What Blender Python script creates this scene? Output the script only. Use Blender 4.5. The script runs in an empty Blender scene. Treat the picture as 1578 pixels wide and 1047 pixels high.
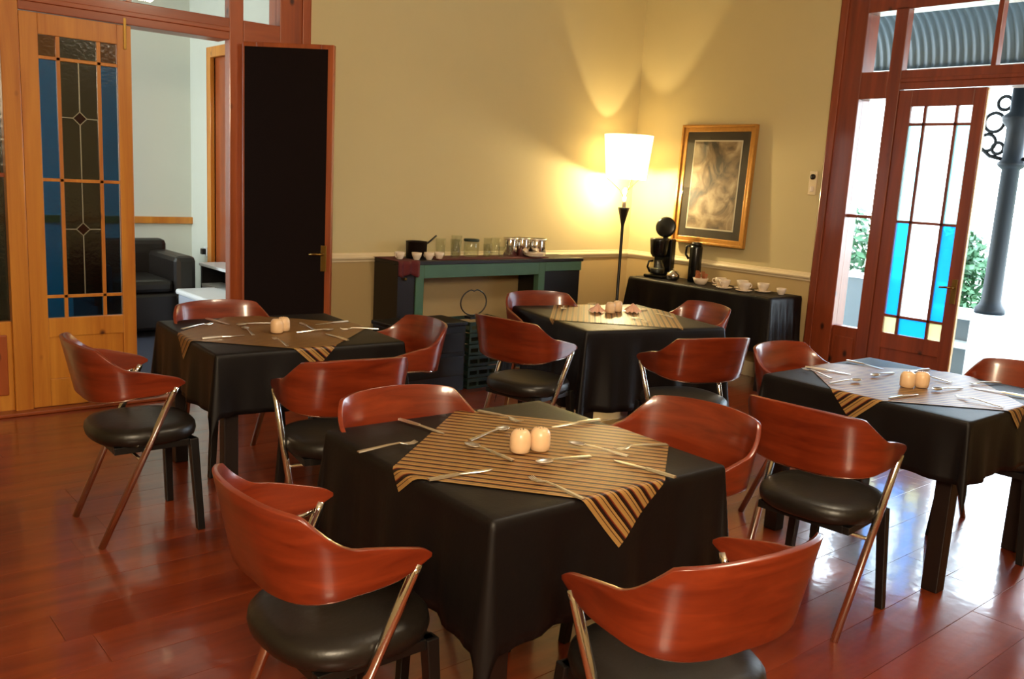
import bpy, bmesh, math, random
from mathutils import Vector, Matrix
random.seed(7)
S = bpy.context.scene
COL = S.collection
PI = math.pi

# ------------------------------------------------------------------ camera, sky, light, exposure
FPX, PITCH, ROLL, YAW = 1373.63, 0.177395, 0.05515, 0.71021
cy, sy, cp, sp = math.cos(YAW), math.sin(YAW), math.cos(PITCH), math.sin(PITCH)
F = Vector((sy*cp, cy*cp, -sp)); R = Vector((cy, -sy, 0)); U = R.cross(F)
R2 = R*math.cos(ROLL) + U*math.sin(ROLL); U2 = -R*math.sin(ROLL) + U*math.cos(ROLL)
cam = bpy.data.cameras.new('camera'); camo = bpy.data.objects.new('camera', cam); COL.objects.link(camo)
cam.sensor_width = 36; cam.lens = FPX/1578*36; cam.clip_start = .02
camo.matrix_world = Matrix(((R2.x, U2.x, -F.x, 0), (R2.y, U2.y, -F.y, 0), (R2.z, U2.z, -F.z, 1.6), (0, 0, 0, 1)))
S.camera = camo
S.view_settings.view_transform = 'Standard'; S.view_settings.look = 'None'
S.view_settings.gamma = 1; S.view_settings.use_curve_mapping = False
S.view_settings.exposure = 0.0

w = bpy.data.worlds.new('sky'); S.world = w; w.use_nodes = True
nt = w.node_tree; bg = nt.nodes['Background']
tc = nt.nodes.new('ShaderNodeTexCoord'); sep = nt.nodes.new('ShaderNodeSeparateXYZ')
rp = nt.nodes.new('ShaderNodeValToRGB'); rp.color_ramp.elements[0].color = (.80, .92, 1, 1); rp.color_ramp.elements[1].color = (.62, .82, 1, 1)
rp.color_ramp.elements[1].position = .8
nt.links.new(tc.outputs['Generated'], sep.inputs[0]); nt.links.new(sep.outputs[2], rp.inputs[0]); nt.links.new(rp.outputs[0], bg.inputs[0])
bg.inputs[1].default_value = 17.0

def area(name, loc, target, size, size_y, power, col):
    l = bpy.data.lights.new(name, 'AREA'); l.shape = 'RECTANGLE'; l.size = size; l.size_y = size_y; l.energy = power; l.color = col
    o = bpy.data.objects.new(name, l); COL.objects.link(o); o.location = loc
    o.rotation_euler = (Vector(target)-Vector(loc)).to_track_quat('-Z', 'Y').to_euler()
    return o
area('warm_light_behind_viewer', (-.3, -.9, 2.5), (3.2, 3.6, .9), .9, .7, 190, (1, .80, .54))
area('warm_fill_overhead', (3.4, 1.6, 3.5), (3.6, 3.4, .0), .6, .6, 60, (1, .84, .6))  # unseen warm fill added overhead, no fixture modelled
area('lounge_cool_fill', (-.6, 8.2, 1.9), (3.6, 8.6, 1.2), 1.6, 1.6, 150, (.86, .95, 1))  # cool daylight fill added inside the lounge, no window modelled there
lb = bpy.data.lights.new('lamp_bulb_light', 'POINT'); lb.energy = 62; lb.color = (1, .80, .42); lb.shadow_soft_size = .03
LAMP = Vector((6.23, 5.75, 0))
lo = bpy.data.objects.new('lamp_bulb_light', lb); COL.objects.link(lo); lo.location = LAMP + Vector((0, 0, 1.60))

# ------------------------------------------------------------------ materials
def srgb(h):
    h = h.lstrip('#'); c = [int(h[i:i+2], 16)/255 for i in (0, 2, 4)]
    return tuple((x/12.92 if x <= .04045 else ((x+.055)/1.055)**2.4) for x in c) + (1,)
def newmat(name):
    m = bpy.data.materials.new(name); m.use_nodes = True
    return m, m.node_tree, m.node_tree.nodes['Principled BSDF']
def N(nt, t, **kw):
    n = nt.nodes.new(t)
    for k, v in kw.items(): setattr(n, k, v)
    return n
def plain(name, col, rough=.6, metal=0, noise=.0, scale=8, bump=0, spec=.5, coat=0):
    m, nt, b = newmat(name); c = srgb(col)
    b.inputs['Roughness'].default_value = rough; b.inputs['Metallic'].default_value = metal
    b.inputs['Specular IOR Level'].default_value = spec; b.inputs['Coat Weight'].default_value = coat
    tcn = N(nt, 'ShaderNodeTexCoord'); ns = N(nt, 'ShaderNodeTexNoise'); ns.inputs['Scale'].default_value = scale; ns.inputs['Detail'].default_value = 4
    nt.links.new(tcn.outputs['Object'], ns.inputs['Vector'])
    mx = N(nt, 'ShaderNodeMix', data_type='RGBA'); mx.inputs['A'].default_value = tuple(x*(1-noise) for x in c[:3])+(1,)
    mx.inputs['B'].default_value = tuple(min(1, x*(1+noise)) for x in c[:3])+(1,)
    nt.links.new(ns.outputs['Fac'], mx.inputs['Factor']); nt.links.new(mx.outputs['Result'], b.inputs['Base Color'])
    if bump:
        bp = N(nt, 'ShaderNodeBump'); bp.inputs['Strength'].default_value = bump; bp.inputs['Distance'].default_value = .01
        nt.links.new(ns.outputs['Fac'], bp.inputs['Height']); nt.links.new(bp.outputs['Normal'], b.inputs['Normal'])
    return m
def wood(name, c1, c2, stretch=(1, 1, .08), scale=9, rough=.35, knots=None, coat=0, bump=.0, islands=False, blotch=None):
    m, nt, b = newmat(name)
    tcn = N(nt, 'ShaderNodeTexCoord'); mp = N(nt, 'ShaderNodeMapping'); mp.inputs['Scale'].default_value = stretch
    nt.links.new(tcn.outputs['Object'], mp.inputs['Vector'])
    vec = mp.outputs['Vector']
    ns = N(nt, 'ShaderNodeTexNoise'); ns.inputs['Scale'].default_value = scale; ns.inputs['Detail'].default_value = 7; ns.inputs['Roughness'].default_value = .6; ns.inputs['Distortion'].default_value = .6
    if islands:
        oi = N(nt, 'ShaderNodeObjectInfo'); ad = N(nt, 'ShaderNodeVectorMath', operation='ADD'); ml = N(nt, 'ShaderNodeMath', operation='MULTIPLY'); ml.inputs[1].default_value = 40
        nt.links.new(oi.outputs['Random'], ml.inputs[0]); nt.links.new(vec, ad.inputs[0]); nt.links.new(ml.outputs[0], ad.inputs[1]); vec = ad.outputs[0]
    nt.links.new(vec, ns.inputs['Vector'])
    rp = N(nt, 'ShaderNodeValToRGB'); e = rp.color_ramp.elements; e[0].position = .3; e[0].color = srgb(c1); e[1].position = .72; e[1].color = srgb(c2)
    nt.links.new(ns.outputs['Fac'], rp.inputs[0]); out = rp.outputs[0]
    if knots:
        vo = N(nt, 'ShaderNodeTexVoronoi'); vo.inputs['Scale'].default_value = 3.2
        mp2 = N(nt, 'ShaderNodeMapping'); mp2.inputs['Scale'].default_value = (1.6, 1.6, 1); nt.links.new(tcn.outputs['Object'], mp2.inputs['Vector']); nt.links.new(mp2.outputs['Vector'], vo.inputs['Vector'])
        kr = N(nt, 'ShaderNodeValToRGB'); k = kr.color_ramp.elements; k[0].position = .045; k[0].color = (1, 1, 1, 1); k[1].position = .12; k[1].color = (0, 0, 0, 1)
        nt.links.new(vo.outputs['Distance'], kr.inputs[0])
        mx = N(nt, 'ShaderNodeMix', data_type='RGBA'); mx.inputs['B'].default_value = srgb(knots)
        nt.links.new(kr.outputs[0], mx.inputs['Factor']); nt.links.new(out, mx.inputs['A']); out = mx.outputs['Result']
    if islands:
        hs = N(nt, 'ShaderNodeHueSaturation'); mr = N(nt, 'ShaderNodeMapRange'); mr.inputs['To Min'].default_value = .92; mr.inputs['To Max'].default_value = 1.08
        nt.links.new(oi.outputs['Random'], mr.inputs['Value']); nt.links.new(mr.outputs[0], hs.inputs['Value']); nt.links.new(out, hs.inputs['Color']); out = hs.outputs[0]
    nt.links.new(out, b.inputs['Base Color'])
    b.inputs['Roughness'].default_value = rough; b.inputs['Coat Weight'].default_value = coat; b.inputs['Coat Roughness'].default_value = .12
    if bump:
        n2 = N(nt, 'ShaderNodeTexNoise'); n2.inputs['Scale'].default_value = 11; n2.inputs['Detail'].default_value = 2
        gm = N(nt, 'ShaderNodeNewGeometry'); nt.links.new(gm.outputs['Position'], n2.inputs['Vector'])
        bp = N(nt, 'ShaderNodeBump'); bp.inputs['Strength'].default_value = bump; bp.inputs['Distance'].default_value = .01
        nt.links.new(n2.outputs['Fac'], bp.inputs['Height']); nt.links.new(bp.outputs['Normal'], b.inputs['Normal']); nt.links.new(bp.outputs['Normal'], b.inputs['Coat Normal'])
    return m
def glass(name, col, rough=.05, refl=.12, bump=0, diffuse=0):
    m = bpy.data.materials.new(name); m.use_nodes = True; nt = m.node_tree; nt.nodes.clear()
    o = N(nt, 'ShaderNodeOutputMaterial'); t = N(nt, 'ShaderNodeBsdfTransparent'); g = N(nt, 'ShaderNodeBsdfGlossy'); x = N(nt, 'ShaderNodeMixShader')
    t.inputs[0].default_value = srgb(col); g.inputs['Roughness'].default_value = rough
    lw = N(nt, 'ShaderNodeLayerWeight'); pw = N(nt, 'ShaderNodeMath', operation='POWER'); pw.inputs[1].default_value = 4; nt.links.new(lw.outputs['Facing'], pw.inputs[0])
    ml = N(nt, 'ShaderNodeMath', operation='MULTIPLY_ADD'); ml.inputs[1].default_value = .6; ml.inputs[2].default_value = refl*.12
    nt.links.new(pw.outputs[0], ml.inputs[0]); nt.links.new(ml.outputs[0], x.inputs[0])
    base = t
    if diffuse:
        tl = N(nt, 'ShaderNodeBsdfTranslucent'); tl.inputs[0].default_value = srgb(col); base = N(nt, 'ShaderNodeMixShader'); base.inputs[0].default_value = diffuse
        nt.links.new(t.outputs[0], base.inputs[1]); nt.links.new(tl.outputs[0], base.inputs[2])
    nt.links.new(base.outputs[0], x.inputs[1]); nt.links.new(g.outputs[0], x.inputs[2]); nt.links.new(x.outputs[0], o.inputs[0])
    if bump:
        ns = N(nt, 'ShaderNodeTexNoise'); ns.inputs['Scale'].default_value = 45; tcn = N(nt, 'ShaderNodeTexCoord'); nt.links.new(tcn.outputs['Object'], ns.inputs['Vector'])
        bp = N(nt, 'ShaderNodeBump'); bp.inputs['Strength'].default_value = bump; bp.inputs['Distance'].default_value = .01
        nt.links.new(ns.outputs['Fac'], bp.inputs['Height']); nt.links.new(bp.outputs['Normal'], g.inputs['Normal'])
    return m
def emit(name, col, s):
    m, nt, b = newmat(name); b.inputs['Base Color'].default_value = srgb(col)
    b.inputs['Emission Color'].default_value = srgb(col); b.inputs['Emission Strength'].default_value = s; return m

M = {}
M['wall'] = plain('wall_paint', '#c2b184', .75, noise=.03, scale=3)
M['dado'] = plain('dado_paint', '#ae9466', .7, noise=.03, scale=3)
M['rail'] = plain('rail_paint', '#d9c6a2', .45, noise=.03)
M['ceil'] = plain('ceiling_paint', '#dad6cc', .8)
M['lounge_wall'] = plain('lounge_wall_paint', '#c6cabd', .8, noise=.03, scale=3)
M['stain_backlit'] = wood('red_stained_pine_backlit', '#632712', '#8a3d1e', (1, 1, .06), 12, .4, knots='#2c1007', coat=.2)  # red stain with the backlit shade of the porch doors put into its colour
M['pine'] = wood('golden_pine', '#ac6218', '#cf8a30', (1, 1, .06), 12, .38, knots='#4a1d08', coat=.25)
M['stain'] = wood('red_stained_pine', '#7c3616', '#a5501f', (1, 1, .06), 12, .38, knots='#3a1408', coat=.25)
M['stain_h'] = wood('red_stained_pine_rail', '#7c3616', '#a5501f', (.06, .06, 1), 12, .38, coat=.25)
M['floor'] = wood('floorboard', '#641f0c', '#8e3c18', (.12, 1, 1), 9, .30, coat=.9, bump=.16, islands=True)
M['chairwood'] = wood('chair_plywood', '#571908', '#7f2f14', (1.2, 1.2, 9), 3, .3, coat=.5, islands=True)
M['leather'] = plain('black_leather', '#17120e', .38, noise=.25, scale=60, bump=.08)
M['black'] = plain('black_paint', '#0d0a09', .4)
M['blackwood'] = plain('dark_wood', '#170b07', .45, noise=.3, scale=14)
M['chrome'] = plain('chrome', '#e0ddd8', .12, metal=1)
M['steel'] = plain('steel', '#ece6da', .34, metal=1)
M['cloth'] = plain('black_cloth', '#0b0606', .5, noise=.2, scale=90, spec=.28, bump=.05)
M['sheen'] = M['cloth']
M['dark_cloth'] = plain('dark_brown_cloth', '#150b08', .95, noise=.2, scale=60, spec=.1)
M['ceramic'] = plain('white_ceramic', '#dcc9b4', .25, coat=.3)
M['shaker'] = plain('ivory_ceramic', '#dcb890', .35, coat=.2)
M['white'] = plain('white_paint', '#d8dcdc', .5)
M['gold'] = plain('gilt_wood', '#b5803a', .35, metal=.35, noise=.2, scale=40)
M['mat_board'] = plain('mount_board', '#3c3324', .8, noise=.1)
M['mat_line'] = plain('mount_line', '#c9bfa6', .7)
M['green'] = plain('green_paint', '#44654f', .45, noise=.15, scale=10)
M['redcloth'] = plain('red_cloth', '#561318', .85, noise=.15, scale=30)
M['plastic'] = plain('black_plastic', '#0b0a0a', .25)
M['pale_wood'] = plain('bare_wood_edge', '#c8974f', .5)
M['brass'] = plain('brass', '#8a6a34', .35, metal=1)
M['carpet'] = plain('blue_carpet', '#161b2c', .95, noise=.5, scale=50)
M['porch_floor'] = plain('porch_floor', '#b9bcb8', .6, noise=.05)
M['porch_white'] = plain('porch_white', '#cfd6d8', .6, noise=.04)
M['porch_grey'] = plain('porch_grey', '#5c666d', .7, noise=.05)
M['iron'] = plain('painted_iron', '#0e141b', .55, spec=.25)
M['tin'] = plain('corrugated_iron', '#37434a', .5, metal=.0, noise=.1)
M['leaf'] = plain('leaves', '#38603a', .6, noise=.5, scale=20)
M['ground'] = plain('garden_ground', '#a9aa92', .9, noise=.2, scale=2)
M['grey'] = plain('pale_grey', '#a7aebb', .35)
M['crate'] = plain('green_crate', '#12261a', .55, noise=.2)
M['packet'] = plain('paper_packet', '#9a5a36', .7, noise=.2)
M['lead'] = plain('lead_came', '#8f8a78', .4, metal=.6)
M['pink'] = plain('pink_napkin', '#d8a88e', .8)
M['g_clear'] = glass('clear_glass', '#fdfdfd', .01)
M['g_white'] = glass('pale_textured_glass', '#f6fbfb', .12, .3, .1, diffuse=.55)
M['g_blue'] = glass('blue_glass', '#4fb4ea', .12, .4, .1, diffuse=.5)
M['g_cyan'] = glass('cyan_glass', '#c4f2f6', .12, .4, .1, diffuse=.5)
M['g_deep'] = glass('deep_blue_glass', '#3f90ae', .2, .6, .12)
M['g_dark'] = glass('smoky_textured_glass', '#6a6756', .16, .9, .12)
M['g_amber'] = glass('amber_glass', '#9c7430', .18, .6, .12)
M['g_cream'] = glass('cream_glass', '#e2dcb8', .2, .5, .1, diffuse=.3)
M['g_red'] = plain('dark_red_glass', '#250805', .2)
M['g_cup'] = glass('tumbler_glass', '#fbfdfa', .03, .5)
def tab_shade():
    m = bpy.data.materials.new('lamp_shade_fabric'); m.use_nodes = True; nt = m.node_tree; nt.nodes.clear()
    o = N(nt, 'ShaderNodeOutputMaterial'); t = N(nt, 'ShaderNodeBsdfTranslucent'); d = N(nt, 'ShaderNodeBsdfDiffuse'); x = N(nt, 'ShaderNodeMixShader'); a = N(nt, 'ShaderNodeAddShader'); e = N(nt, 'ShaderNodeEmission')
    t.inputs[0].default_value = (.95, .85, .6, 1); d.inputs[0].default_value = (.9, .82, .62, 1); x.inputs[0].default_value = .55
    e.inputs[0].default_value = (1, .84, .45, 1); e.inputs[1].default_value = 2.4
    nt.links.new(t.outputs[0], x.inputs[1]); nt.links.new(d.outputs[0], x.inputs[2]); nt.links.new(x.outputs[0], a.inputs[0]); nt.links.new(e.outputs[0], a.inputs[1]); nt.links.new(a.outputs[0], o.inputs[0]); return m
M['shade'] = tab_shade()
M['bulb'] = emit('bulb_glow', '#fff0c8', 25)
def stripes():
    m, nt, b = newmat('striped_cloth'); uv = N(nt, 'ShaderNodeUVMap'); sp_ = N(nt, 'ShaderNodeSeparateXYZ'); nt.links.new(uv.outputs[0], sp_.inputs[0])
    mu = N(nt, 'ShaderNodeMath', operation='MULTIPLY'); mu.inputs[1].default_value = 1/.036; nt.links.new(sp_.outputs[0], mu.inputs[0])
    fr = N(nt, 'ShaderNodeMath', operation='FRACT'); nt.links.new(mu.outputs[0], fr.inputs[0])
    rp = N(nt, 'ShaderNodeValToRGB'); rp.color_ramp.interpolation = 'CONSTANT'; e = rp.color_ramp.elements
    e[0].position = 0; e[0].color = srgb('#94703f'); e[1].position = .34; e[1].color = srgb('#4a2a18')
    for p, c in ((.42, '#94703f'), (.62, '#1c0c08'), (.90, '#6b2413')):
        q = e.new(p); q.color = srgb(c)
    nt.links.new(fr.outputs[0], rp.inputs[0]); nt.links.new(rp.outputs[0], b.inputs['Base Color']); b.inputs['Roughness'].default_value = .42
    b.inputs['Specular IOR Level'].default_value = .38
    return m
M['stripes'] = stripes()
def picture():
    m, nt, b = newmat('old_print'); tcn = N(nt, 'ShaderNodeTexCoord'); ns = N(nt, 'ShaderNodeTexNoise'); ns.inputs['Scale'].default_value = 5; ns.inputs['Detail'].default_value = 6; ns.inputs['Distortion'].default_value = 1
    nt.links.new(tcn.outputs['Object'], ns.inputs['Vector']); rp = N(nt, 'ShaderNodeValToRGB'); e = rp.color_ramp.elements
    e[0].position = .36; e[0].color = srgb('#3a3022'); e[1].position = .68; e[1].color = srgb('#b8a482'); q = e.new(.5); q.color = srgb('#80684a')
    nt.links.new(ns.outputs['Fac'], rp.inputs[0]); nt.links.new(rp.outputs[0], b.inputs['Base Color']); b.inputs['Roughness'].default_value = .5; b.inputs['Coat Weight'].default_value = 0; return m
M['picture'] = picture()

# ------------------------------------------------------------------ mesh helpers
class MB:
    def __init__(s): s.b = bmesh.new(); s.uv = None
    def box(s, x0, x1, y0, y1, z0, z1, mat=None):
        vs = [s.b.verts.new(((mat @ Vector(p)) if mat else p)) for p in ((x0,y0,z0),(x1,y0,z0),(x1,y1,z0),(x0,y1,z0),(x0,y0,z1),(x1,y0,z1),(x1,y1,z1),(x0,y1,z1))]
        for f in ((0,3,2,1),(4,5,6,7),(0,1,5,4),(1,2,6,5),(2,3,7,6),(3,0,4,7)): s.b.faces.new([vs[i] for i in f])
        return s
    def hull(s, a, b, ha, hb, hxa=None, hxb=None):      # tapered square bar from a to b
        a = Vector(a); b = Vector(b)
        r = []
        for c, hh in ((a, ha), (b, hb)):
            r.append([s.b.verts.new((c.x+i*hh, c.y+j*hh, c.z)) for i, j in ((-1,-1),(1,-1),(1,1),(-1,1))])
        for i in range(4): s.b.faces.new((r[0][i], r[0][(i+1) % 4], r[1][(i+1) % 4], r[1][i]))
        s.b.faces.new(r[0][::-1]); s.b.faces.new(r[1]); return s
    def tube(s, pts, rad, n=10, closed=False, caps=True):
        pts = [Vector(p) for p in pts]; rr = rad if isinstance(rad, (list, tuple)) else [rad]*len(pts); rings = []
        prev = None
        for i, p in enumerate(pts):
            if closed: d = pts[(i+1) % len(pts)] - pts[i-1]
            else: d = pts[min(i+1, len(pts)-1)] - pts[max(i-1, 0)]
            d.normalize()
            ref = prev if prev is not None else (Vector((0,0,1)) if abs(d.z) < .9 else Vector((1,0,0)))
            u = ref - d*ref.dot(d); u.normalize(); prev = u; v = d.cross(u)
            rings.append([s.b.verts.new(p + (u*math.cos(2*PI*k/n) + v*math.sin(2*PI*k/n))*rr[i]) for k in range(n)])
        L = len(rings)
        for i in range(L if closed else L-1):
            A, B = rings[i], rings[(i+1) % L]
            for k in range(n): s.b.faces.new((A[k], A[(k+1) % n], B[(k+1) % n], B[k]))
        if caps and not closed: s.b.faces.new(rings[0][::-1]); s.b.faces.new(rings[-1])
        return s
    def lathe(s, prof, n=24, c=(0,0,0), mat=None):      # prof: (r,z)
        rings = []
        for r, z in prof:
            if r < 1e-5:
                v = Vector((c[0], c[1], c[2]+z)); rings.append([s.b.verts.new(mat @ v if mat else v)])
            else:
                ring = []
                for k in range(n):
                    v = Vector((c[0]+r*math.cos(2*PI*k/n), c[1]+r*math.sin(2*PI*k/n), c[2]+z)); ring.append(s.b.verts.new(mat @ v if mat else v))
                rings.append(ring)
        for A, B in zip(rings, rings[1:]):
            if len(A) == 1 and len(B) == 1: continue
            for k in range(n):
                k2 = (k+1) % n
                if len(A) == 1: s.b.faces.new((A[0], B[k2], B[k]))
                elif len(B) == 1: s.b.faces.new((A[k], A[k2], B[0]))
                else: s.b.faces.new((A[k], A[k2], B[k2], B[k]))
        return s
    def grid(s, fn, nu, nv, uvfn=None, closed_u=False):
        V = [[s.b.verts.new(fn(i/nu, j/nv)) for j in range(nv+1)] for i in range(nu if closed_u else nu+1)]
        lay = s.b.loops.layers.uv.verify() if uvfn else None
        for i in range(nu):
            i2 = (i+1) % len(V) if closed_u else i+1
            for j in range(nv):
                f = s.b.faces.new((V[i][j], V[i2][j], V[i2][j+1], V[i][j+1]))
                if uvfn:
                    for l, (a, b_) in zip(f.loops, ((i,j),(i+1,j),(i+1,j+1),(i,j+1))): l[lay].uv = uvfn(a/nu, b_/nv)
        return s
    def obj(s, name, mat, parent=None, smooth=False, bevel=0, solid=0, sub=0, mw=None):
        bmesh.ops.recalc_face_normals(s.b, faces=s.b.faces)
        me = bpy.data.meshes.new(name); s.b.to_mesh(me); s.b.free(); me.materials.append(mat)
        for p in me.polygons: p.use_smooth = smooth
        o = bpy.data.objects.new(name, me); COL.objects.link(o)
        if parent is not None: o.parent = parent
        if mw is not None: o.matrix_basis = mw
        if solid: d = o.modifiers.new('solid', 'SOLIDIFY'); d.thickness = solid; d.offset = 0
        if bevel:
            d = o.modifiers.new('bevel', 'BEVEL'); d.width = bevel; d.segments = 2; d.limit_method = 'ANGLE'; d.angle_limit = math.radians(40)
        if sub: d = o.modifiers.new('sub', 'SUBSURF'); d.levels = sub; d.render_levels = sub
        return o
def tag(o, label=None, cat=None, group=None, kind=None):
    if label: o['label'] = label
    if cat: o['category'] = cat
    if group: o['group'] = group
    if kind: o['kind'] = kind
    return o
def thing(name, label, cat, loc=(0,0,0), rz=0, group=None, parent=None):
    o = bpy.data.objects.new(name, None); COL.objects.link(o); o.location = loc; o.rotation_euler = (0, 0, rz); o.empty_display_size = .1
    return tag(o, label, cat, group)
def struct(o, label, cat): return tag(o, label, cat, kind='structure')
def copy_tree(o, parent=None):
    c = o.copy(); COL.objects.link(c)
    if parent is not None: c.parent = parent
    for ch in list(o.children): copy_tree(ch, c)
    return c
def box(name, mat, x0, x1, y0, y1, z0, z1, parent=None, bevel=.003, label=None, mw=None):
    o = MB().box(x0, x1, y0, y1, z0, z1).obj(name, mat, parent, bevel=bevel, mw=mw)
    if label: o['label'] = label
    return o

# ------------------------------------------------------------------ room shell
XW, YW, X0, Y0, ZC = 6.67, 6.06, -1.0, -1.5, 3.6
DH, DT = 3.16, .14                       # height of the door units' openings, wall thickness
LC, RC = 1.905, 2.80                     # centres of the two door units
fl = bpy.data.objects.new('floor', None); COL.objects.link(fl); struct(fl, 'red-brown polished timber board floor of the dining room', 'floor')
sub = box('subfloor', M['blackwood'], X0, XW+.14, Y0, YW+.14, -.06, -.022, fl, bevel=0)
sub['label'] = 'dark bed beneath the boards'
PW = .215
meshes = {}
y = Y0; row = 0
while y < YW:
    y1 = min(y+PW, YW); x = X0 - random.random()*1.6
    while x < XW:
        L = random.choice((2.2, 2.8, 3.4)); a = max(x, X0); b_ = min(x+L, XW)
        if b_-a > .05:
            key = (round(b_-a, 3), round(y1-y, 3))
            if key not in meshes:
                me_o = MB().box(.0006, b_-a-.0006, .0006, y1-y-.0006, -.022, 0).obj('plank', M['floor'], fl, bevel=.0008); meshes[key] = me_o; p = me_o
            else:
                p = meshes[key].copy(); COL.objects.link(p)
            p.location = (a, y, random.uniform(-.0006, 0.0))
        x += L
    y += PW
ce = struct(box('ceiling', M['ceil'], X0, XW, Y0, YW, ZC, ZC+.1, bevel=0), 'pale ceiling above the dining room', 'ceiling')
RZ = .94
def wall(name, pieces, label):
    m = MB()
    for p in pieces: m.box(*p)
    return struct(m.obj(name, M['wall']), label, 'wall')
wall('wall_back', [(X0, LC-1.24, YW, YW+DT, 0, ZC), (LC+1.24, XW+DT, YW, YW+DT, 0, ZC), (LC-1.24, LC+1.24, YW, YW+DT, DH, ZC)], 'tan painted wall behind the green sideboard and left doors')
wall('wall_right', [(XW, XW+DT, Y0, RC-1.195, 0, ZC), (XW, XW+DT, RC+1.195, YW, 0, ZC), (XW, XW+DT, RC-1.195, RC+1.195, DH, ZC)], 'tan painted wall with the framed print and garden doors')
wall('wall_front', [(X0, XW, Y0-.14, Y0, 0, ZC)], 'painted wall behind the viewer')
wall('wall_left', [(X0-.14, X0, Y0, YW, 0, ZC)], 'painted wall on the left side outside the view')
def dado(name, pts, lab):                # paint below the rail: thin skin
    m = MB(); m.box(*pts); return struct(m.obj(name, M['dado']), lab, 'wall panel')
dado('trim_1', (LC+1.245, XW, YW-.004, YW, .12, RZ-.03), 'browner dado paint below the rail on the back wall')
dado('trim_2', (XW-.004, XW, RC+1.2, YW-.004, .12, RZ-.03), 'browner dado paint below the rail beside the coffee table')
def rail(name, horiz, a, b, lab):
    prof = [(0, -.035), (.012, -.035), (.016, -.02), (.026, -.012), (.03, .0), (.024, .012), (.012, .018), (.01, .03), (0, .035)]
    m = MB(); ends = []
    for t in (a, b):
        ends.append([m.b.verts.new((t, YW-d, RZ+z) if horiz else (XW-d, t, RZ+z)) for d, z in prof])
    for k in range(len(prof)-1): m.b.faces.new((ends[0][k], ends[0][k+1], ends[1][k+1], ends[1][k]))
    m.b.faces.new(ends[0]); m.b.faces.new(ends[1][::-1])
    return struct(m.obj(name, M['rail']), lab, 'chair rail')
rail('trim_3', True, LC+1.245, XW, 'cream moulded chair rail along the back wall')
rail('trim_4', False, RC+1.2, YW, 'cream moulded chair rail under the framed print')
struct(box('baseboard_back', M['rail'], LC+1.245, XW, YW-.018, YW, 0, .13), 'cream baseboard behind the sideboard', 'baseboard')
struct(box('baseboard_right', M['rail'], XW-.018, XW, RC+1.2, YW-.018, 0, .13), 'cream baseboard behind the coffee table', 'baseboard')

# ------------------------------------------------------------------ door units with sidelights and transoms (local: x across, -y to the room)
def door_unit(name, label, mw, matv, math_, bw):
    e = bpy.data.objects.new(name, None); COL.objects.link(e); e.matrix_world = mw; struct(e, label, 'door frame')
    W = bw; D0, D1 = -.03, .15
    for sgn in (-1, 1):
        mv = M['pine'] if (sgn < 0 and matv is M['stain'] and W > 1.23) else matv
        a, b = sorted((sgn*W, sgn*(W-.24))); box('door_jamb', mv, a, b, D0, D1, 0, DH, e, bevel=.006)
        a, b = sorted((sgn*(W-.012), sgn*(W-.075))); box('casing_moulding', matv, a, b, D0-.014, D0, 0, DH, e, bevel=.006)
        a, b = sorted((sgn*.635, sgn*.735)); box('mullion', mv, a, b, D0, .05, 0, 3.02, e, bevel=.006)
        g0, g1 = sgn*.735, sgn*(W-.24); a, b = sorted((g0, g1))
        box('bottom_panel', mv, a, b, .0, .08, .0, .58, e, bevel=.004)
        box('panel_moulding', matv, a+.03, b-.03, -.014, .0, .12, .5, e, bevel=.008)
        box('glazing_bar', matv, a, b, .01, .07, 1.45, 1.475, e)
        box('pane', M['g_dark'] if mv is M['pine'] else M['g_clear'], a, b, .035, .04, .58, 1.45, e, bevel=0)
        box('pane', M['g_dark'] if mv is M['pine'] else M['g_clear'], a, b, .035, .04, 1.475, 2.36, e, bevel=0)
        box('pane', M['g_clear'], a, b, .035, .04, 2.56, 3.0, e, bevel=0)
        box('lintel_rail', math_, a, b, D0, D1, 2.36, 2.56, e, bevel=.004)
        a, b = sorted((sgn*.018, sgn*.635)); box('pane', M['g_clear'], a, b, .035, .04, 2.56, 3.0, e, bevel=0)
    box('head_rail', math_, -.635, .635, D0, D1, 2.42, 2.56, e, bevel=.004)
    box('head_bead', math_, -.635, .635, D0-.012, D0, 2.47, 2.50, e, bevel=.004)
    box('transom_bar', matv, -.018, .018, .01, .08, 2.56, 3.0, e)
    box('top_rail', math_, -W+.24, W-.24, D0, D1, 3.0, DH, e, bevel=.004)
    box('threshold', math_, -W, W, -.10, .15, 0.001, .022, e, bevel=.004)
    return e
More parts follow.
